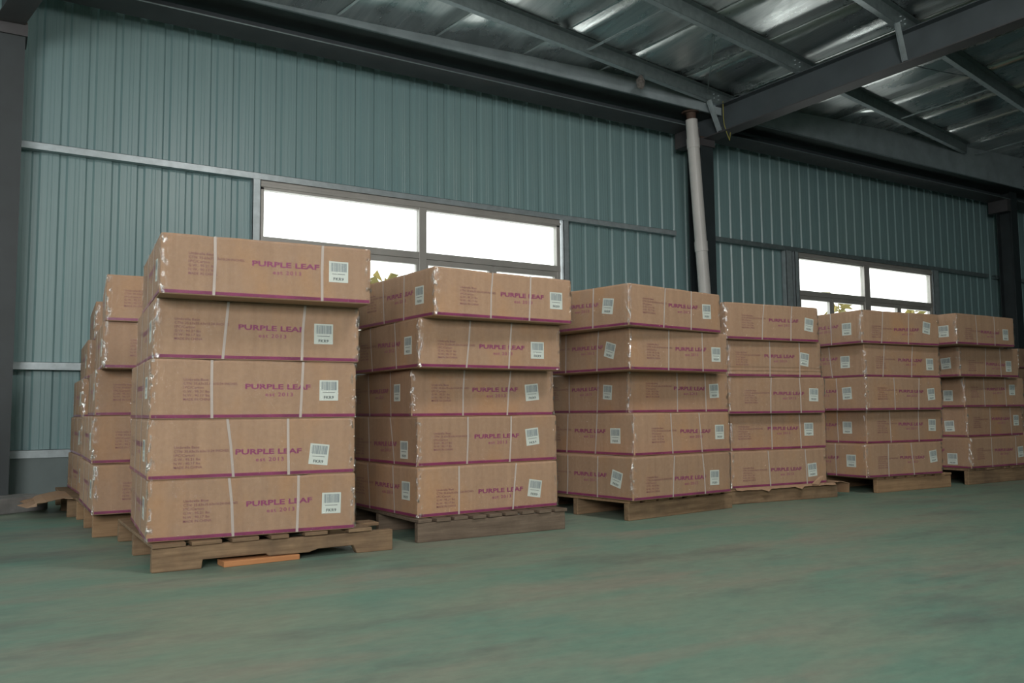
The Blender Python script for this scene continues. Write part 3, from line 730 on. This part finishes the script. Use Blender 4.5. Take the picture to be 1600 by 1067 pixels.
def carton(key, i, x0, y0, yaw, roll, h, z):
    t = radians(yaw); r_ = radians(roll * 0.15)
    R_ = Vector((cos(t), sin(t), 0)); L_ = Vector((-sin(t), cos(t), 0))
    c = Vector((x0, y0, 0)) + R_ * HW + L_ * HW; c.z = z + HW * abs(sin(r_))
    o = empty('carton', c, (0, -r_, t))
    tag(o, 'brown strapped carton, %s in %s' % (ORD[i - 1], DESC[key]), 'carton', 'cartons in ' + DESC[key])
    rj = random.Random(ord(key) * 31 + i)
    J = lambda a: rj.uniform(-a, a)
    F = LAYOUT.get((key, i, 'f')); Lf = LAYOUT.get((key, i, 'l'))
    dflt = lambda: (0.35 + J(.03), 0.34 + J(.03), 0.69 + J(.03), 0.68 + J(.03), (0.41 + J(.02), 0.55 + J(.02)), (0.73, 0.55), (0.13 + J(.02), 0.68 + J(.01)), (0.84 + J(.03), 0.49 + J(.04)), J(5))
    lay = {}
    for nm_, src in (('f', F), ('l', Lf)):
        d = list(dflt())
        if src:
            for q in range(9):
                if src[q] is not None: d[q] = src[q]
            if src[6] is None and src[4] is not None: d[6] = (src[4][0] - 0.29, src[4][1] + 0.11)
            if src[4] is None: d[4] = (d[6][0] + 0.29, d[6][1] - 0.11)
        if src is None or src[5] is None: d[5] = (d[4][0] + 0.325, d[4][1])
        # straps keep the two-strap order
        if d[2] < d[0] + 0.15: d[2] = d[0] + 0.32; d[3] = d[1] + 0.32
        lay[nm_] = d
    f, l = lay['f'], lay['l']
    box_body(h, (f[0], f[2]), (l[0], l[2]), rj.uniform(0, 50), crease=(key == 'D' and i == 4)).build('box_body', M_CARD, o)
    # purple tape round the bottom edge
    bh = 0.018; m = MB(); e = 0.0012; ins = 0.006
    for (a, b) in (((-HW + ins, -HW - e), (HW - ins, -HW + 0.001)), ((HW - 0.001, -HW + ins), (HW + e, HW - ins)), ((-HW + ins, HW - 0.001), (HW - ins, HW + e)), ((-HW - e, -HW + ins), (-HW + 0.001, HW - ins))):
        m.box(a[0], b[0], a[1], b[1], 0.0045, bh)
    m.build('edge_tape', M_BAND, o)
    # straps
    sw = 0.0115 if key in 'AHI' else 0.0095
    for (ut, ub) in ((f[0], f[1]), (f[2], f[3])):
        xt = (ut - 0.5) * BW; xb = (ub - 0.5) * BW; xm = (xt + xb) / 2 + J(0.004); m = MB(); e1 = 0.0014
        sd = Vector((1, 0, 0))
        ribbon(m, [(xb, -HW - e1, 0.002), (xm, -HW - e1, h * 0.55), (xt, -HW - e1, h - 0.003)], (0, -1, 0), sd, sw)
        ribbon(m, [(xt, -HW - e1, h - 0.0035), (xt, HW + e1, h - 0.0035)], (0, 0, 1), sd, sw)
        ribbon(m, [(xt, HW + e1, h - 0.003), (xb, HW + e1, 0.002)], (0, 1, 0), sd, sw)
        m.build('strap', M_STRAP, o)
    for (ut, ub) in ((l[0], l[1]), (l[2], l[3])):
        yt = (0.5 - ut) * BW; yb = (0.5 - ub) * BW; m = MB(); e1 = 0.0014; sd = Vector((0, 1, 0))
        ribbon(m, [(-HW - e1, yb, 0.002), (-HW - e1, (yt + yb) / 2 + J(.004), h * 0.5), (-HW - e1, yt, h - 0.003)], (-1, 0, 0), sd, sw)
        ribbon(m, [(-HW - e1, yt, h - 0.0028), (HW + e1, yt, h - 0.0028)], (0, 0, 1), sd, sw)
        ribbon(m, [(HW + e1, yt, h - 0.003), (HW + e1, yb, 0.002)], (1, 0, 0), sd, sw)
        m.build('strap', M_STRAP, o)
    for nm_, d in (('f', f), ('l', l)):
        def pos(u, v, off=0.0004):
            a = (u - 0.5) * BW
            return (a, -HW - off, v * h) if nm_ == 'f' else (-HW - off, -a, v * h)
        rz = 0 if nm_ == 'f' else -pi / 2
        bu = (d[4][0] + d[5][0]) / 2; bv = (d[4][1] + d[5][1]) / 2; tilt = math.atan2((d[5][1] - d[4][1]) * h, (d[5][0] - d[4][0]) * BW)
        link('printed_name', ME_BRAND, o, loc=pos(bu, bv), rot=(0, -max(-.03, min(.03, tilt)), rz))
        link('printed_details', ME_SHIP, o, loc=pos(*d[6]), rot=(0, 0, rz))
        lb = link('label_sticker', ME_LAB, o, loc=pos(d[7][0], d[7][1], 0.0002), rot=(0, -radians(d[8]), rz))
        link('barcode', ME_BAR, lb); link('label_code', ME_CODE, lb)
    fm = link('stretch_film', ME_FILM[(i + ord(key)) % 3], o); fm.scale = (1, 1, h / 0.2585)
    return o

for key in 'AHIBCDEFG':
    ph, bs = STACKS[key]; z = ph
    for i, b in enumerate(bs):
        carton(key, i + 1, *b, z); z += b[4]

# ------------------------------------------------------------ pallets
def pallet(key, x0, y0, yaw, Lx, Ly, ht, mat, label, boards, notch=False, sy=None, dt=0.018, deckmat=None, sw=0.04, extra=0.0):
    r = empty('wooden_pallet', (x0, y0, 0), (0, 0, radians(yaw))); tag(r, label, 'pallet', 'wooden pallets under the carton stacks')
    hs = ht - dt - 0.001; rj = random.Random(ord(key))
    for k, yy in enumerate(sy or (0, Ly / 2 - sw / 2, Ly - sw)):
        if notch:
            a = Lx; nz = 0.038
            poly = [(0, 0), (0.20, 0), (0.205, nz), (0.44 * a, nz), (0.45 * a, 0.026), (0.62 * a, 0.026), (0.66 * a, nz), (a - 0.20, nz), (a - 0.18, 0), (a, 0), (a, hs), (0.7 * a, hs - 0.003), (0.3 * a, hs), (0, hs)]
            MB().prism(poly, yy, yy + sw).build('stringer', mat, r, bevel=0.004)
        else:
            e = rj.uniform(-0.01, 0.01)
            MB().prism([(0, 0), (Lx * 0.5, 0), (Lx + e, 0), (Lx + e, hs), (Lx * 0.6, hs - rj.uniform(0, .003)), (Lx * 0.3, hs), (0, hs)], yy, yy + sw).build('stringer', mat, r, bevel=0.004)
    for (u0, u1) in boards:
        a = u0 * Lx; b = u1 * Lx; j0 = rj.uniform(-0.012, 0.008); j1 = rj.uniform(-0.015, 0.01); c = rj.uniform(0.0, 0.012)
        MB().add([(a, -0.006 + j0, hs + .001), (b, -0.006 + j0 + c, hs + .001), (b, Ly + j1, hs + .001), (a, Ly + j1, hs + .001), (a, -0.006 + j0, hs + dt), (b, -0.006 + j0 + c, hs + dt), (b, Ly + j1, hs + dt), (a, Ly + j1, hs + dt)],
                 [(0, 3, 2, 1), (4, 5, 6, 7), (0, 1, 5, 4), (1, 2, 6, 5), (2, 3, 7, 6), (3, 0, 4, 7)]).build('deck_board', deckmat or mat, r, bevel=0.003)
    # bottom boards
    return r
def even(n, gap=0.25, a=0.0, b=1.0):
    w_ = (b - a) / (n - gap); return [(a + i * w_, a + i * w_ + w_ * (1 - gap)) for i in range(n)]
pa = pallet('A', 0.649, 3.868, -0.6, 1.083, 1.09, 0.118, M_WOOD, 'weathered notched wooden pallet under the front left stack', [(0.0, 0.125), (0.145, 0.262), (0.30, 0.41), (0.455, 0.53), (0.60, 0.70), (0.79, 0.90)], notch=True, sy=(0, 0.53, 1.05))
MB().box(0.86, 1.075, 0.15, 0.27, 0.100, 0.117).build('deck_board', M_WOOD, pa, bevel=0.004)
pallet('H', 0.565, 5.166, -0.5, 1.05, 1.0, 0.134, M_WOODL, 'light new wooden pallet behind the front left pallet', even(7), sy=(0, 0.46, 0.93), deckmat=M_WOOD)
pallet('I', 0.534, 6.285, 0, 1.05, 1.0, 0.124, M_WOOD, 'dark wooden pallet of the rearmost left stack by the wall', even(7), sy=(0, 0.44, 0.9))
pallet('B', 1.920, 3.970, -0.6, 0.915, 1.05, 0.1165, M_WOODG, 'greyed wooden pallet under the second front stack', even(9, 0.2))
pallet('C', 3.325, 4.008, 7.3, 1.02, 1.0, 0.1205, M_WOOD, 'brown wooden pallet under the third front stack', even(8, 0.25), sy=(0, 0.44, 0.95), deckmat=M_WOODL)
pallet('D', 4.440, 4.270, -5.2, 1.03, 1.0, 0.109, M_WOOD, 'pallet with torn cardboard edge under the fourth front stack', even(8, 0.2), deckmat=M_WOODL)
pallet('E', 5.955, 4.180, -2.3, 0.925, 1.0, 0.1202, M_WOODL, 'wooden pallet under the fifth front stack', even(8, 0.25))
pallet('F', 7.155, 4.150, 0, 1.05, 1.0, 0.1343, M_WOOD, 'wooden pallet under the sixth front stack near the right edge', even(8, 0.2))
pallet('G', 11.65, 5.98, 0, 1.05, 1.0, 0.124, M_WOOD, 'wooden pallet under the distant stack at the right edge', even(7))

# wooden plank under the front pallet
pl = MB().prism([(0, 0), (0.34, 0), (0.34, 0.023), (0, 0.025)], 0, 0.10).build('loose_plank', M_ORANGE, bevel=0.003)
pl.location = (0.935, 3.835, 0.0); pl.rotation_euler = (0, 0, radians(3)); tag(pl, 'short orange wooden plank on the floor under the front left pallet', 'plank')

# cardboard sheets between pallets and cartons / torn pieces
def sheet(label, pts, th=0.004, mat=M_CARD, name='cardboard_scrap'):
    """fan surface from a list of rows of 3-D points"""
    vs = []; fs = []; nc = len(pts[0])
    for row in pts: vs += row
    n = len(vs)
    vs2 = [(x_, y_, z_ + th) for x_, y_, z_ in vs]
    for i in range(len(pts) - 1):
        for j in range(nc - 1):
            q = i * nc + j; fs.append((q, q + 1, q + nc + 1, q + nc)); fs.append((n + q, n + q + nc, n + q + nc + 1, n + q + 1))
    rim = [j for j in range(nc)] + [i * nc + nc - 1 for i in range(1, len(pts))] + [(len(pts) - 1) * nc + j for j in range(nc - 2, -1, -1)] + [i * nc for i in range(len(pts) - 2, 0, -1)]
    for a, b in zip(rim, rim[1:] + rim[:1]): fs.append((a, b, n + b, n + a))
    return tag(MB().add(vs + vs2, fs).build(name, mat), label, 'cardboard')
# rear left torn sheet drooping over the pallet edge
rows = []
for i in range(6):
    y_ = 6.23 + i * 0.12; row = []
    for j in range(6):
        x_ = 0.56 - j * 0.050 - (0.02 * noise.noise(Vector((i, j, 3)))) - (0.05 * ((i * 7 + 3) % 3 - 1) if j == 5 else 0)
        z_ = 0.124 - (0.0 if j < 2 else (j - 1) ** 1.5 * 0.0045) - (0.01 * ((i * 5) % 3) if j > 3 else 0)
        if j > 1: z_ += 0.004 * noise.noise(Vector((i * 1.7, j * 1.3, 0)))
        row.append((x_, y_ + (0.03 * ((j * 5) % 3 - 1) if i in (0, 5) else 0), z_))
    rows.append(row)
sheet('torn brown cardboard sheet hanging off the rearmost left pallet', rows)
# torn bits at the fourth pallet: ragged front edge and a flap at right
def dloc(u, v, z): t = radians(-5.2); return (4.440 + u * cos(t) - v * sin(t), 4.270 + u * sin(t) + v * cos(t), z)
rows = [[], [], []]
for j in range(22):
    u = 0.04 + j * 0.045; jag = 0.003 + 0.016 * abs(noise.noise(Vector((j * 1.37, 0.3, 0)))) + (0.030 if j in (6, 13) else 0)
    rows[0].append(dloc(u, -0.028 - jag * 0.8, 0.100 - jag * 0.55)); rows[1].append(dloc(u, -0.016, 0.1095)); rows[2].append(dloc(u, 0.02, 0.1095))
sheet('ragged torn cardboard edge along the fourth pallet front', rows, 0.003)
rows = []
for i in range(4):
    row = []
    for j in range(6):
        u = 0.88 + j * 0.062; v = -0.03 + i * 0.11
        z_ = 0.112 + (0.004 * (j == 1)) - (0.085 if j == 5 else 0.0) - (0.012 * (j == 4)) + 0.01 * noise.noise(Vector((i * 2.1, j * 1.7, 5)))
        if j == 5: u -= 0.045
        row.append(dloc(u, v + 0.02 * ((j * 3 + i) % 2), max(0.004, z_)))
    rows.append(row)
sheet('folded cardboard flap sticking out right of the fourth pallet', rows, 0.003)
tri = MB().add([dloc(0.74, -0.040, 0.112), dloc(0.80, -0.045, 0.102), dloc(0.86, -0.035, 0.165), dloc(0.83, -0.028, 0.160), dloc(0.74, -0.037, 0.115), dloc(0.80, -0.042, 0.105), dloc(0.86, -0.032, 0.168), dloc(0.83, -0.025, 0.163)],
          [(0, 1, 2, 3), (7, 6, 5, 4), (0, 4, 5, 1), (1, 5, 6, 2), (2, 6, 7, 3), (3, 7, 4, 0)]).build('cardboard_scrap', M_CARD)
tag(tri, 'small upright torn cardboard sliver at the fourth stack bottom right', 'cardboard')
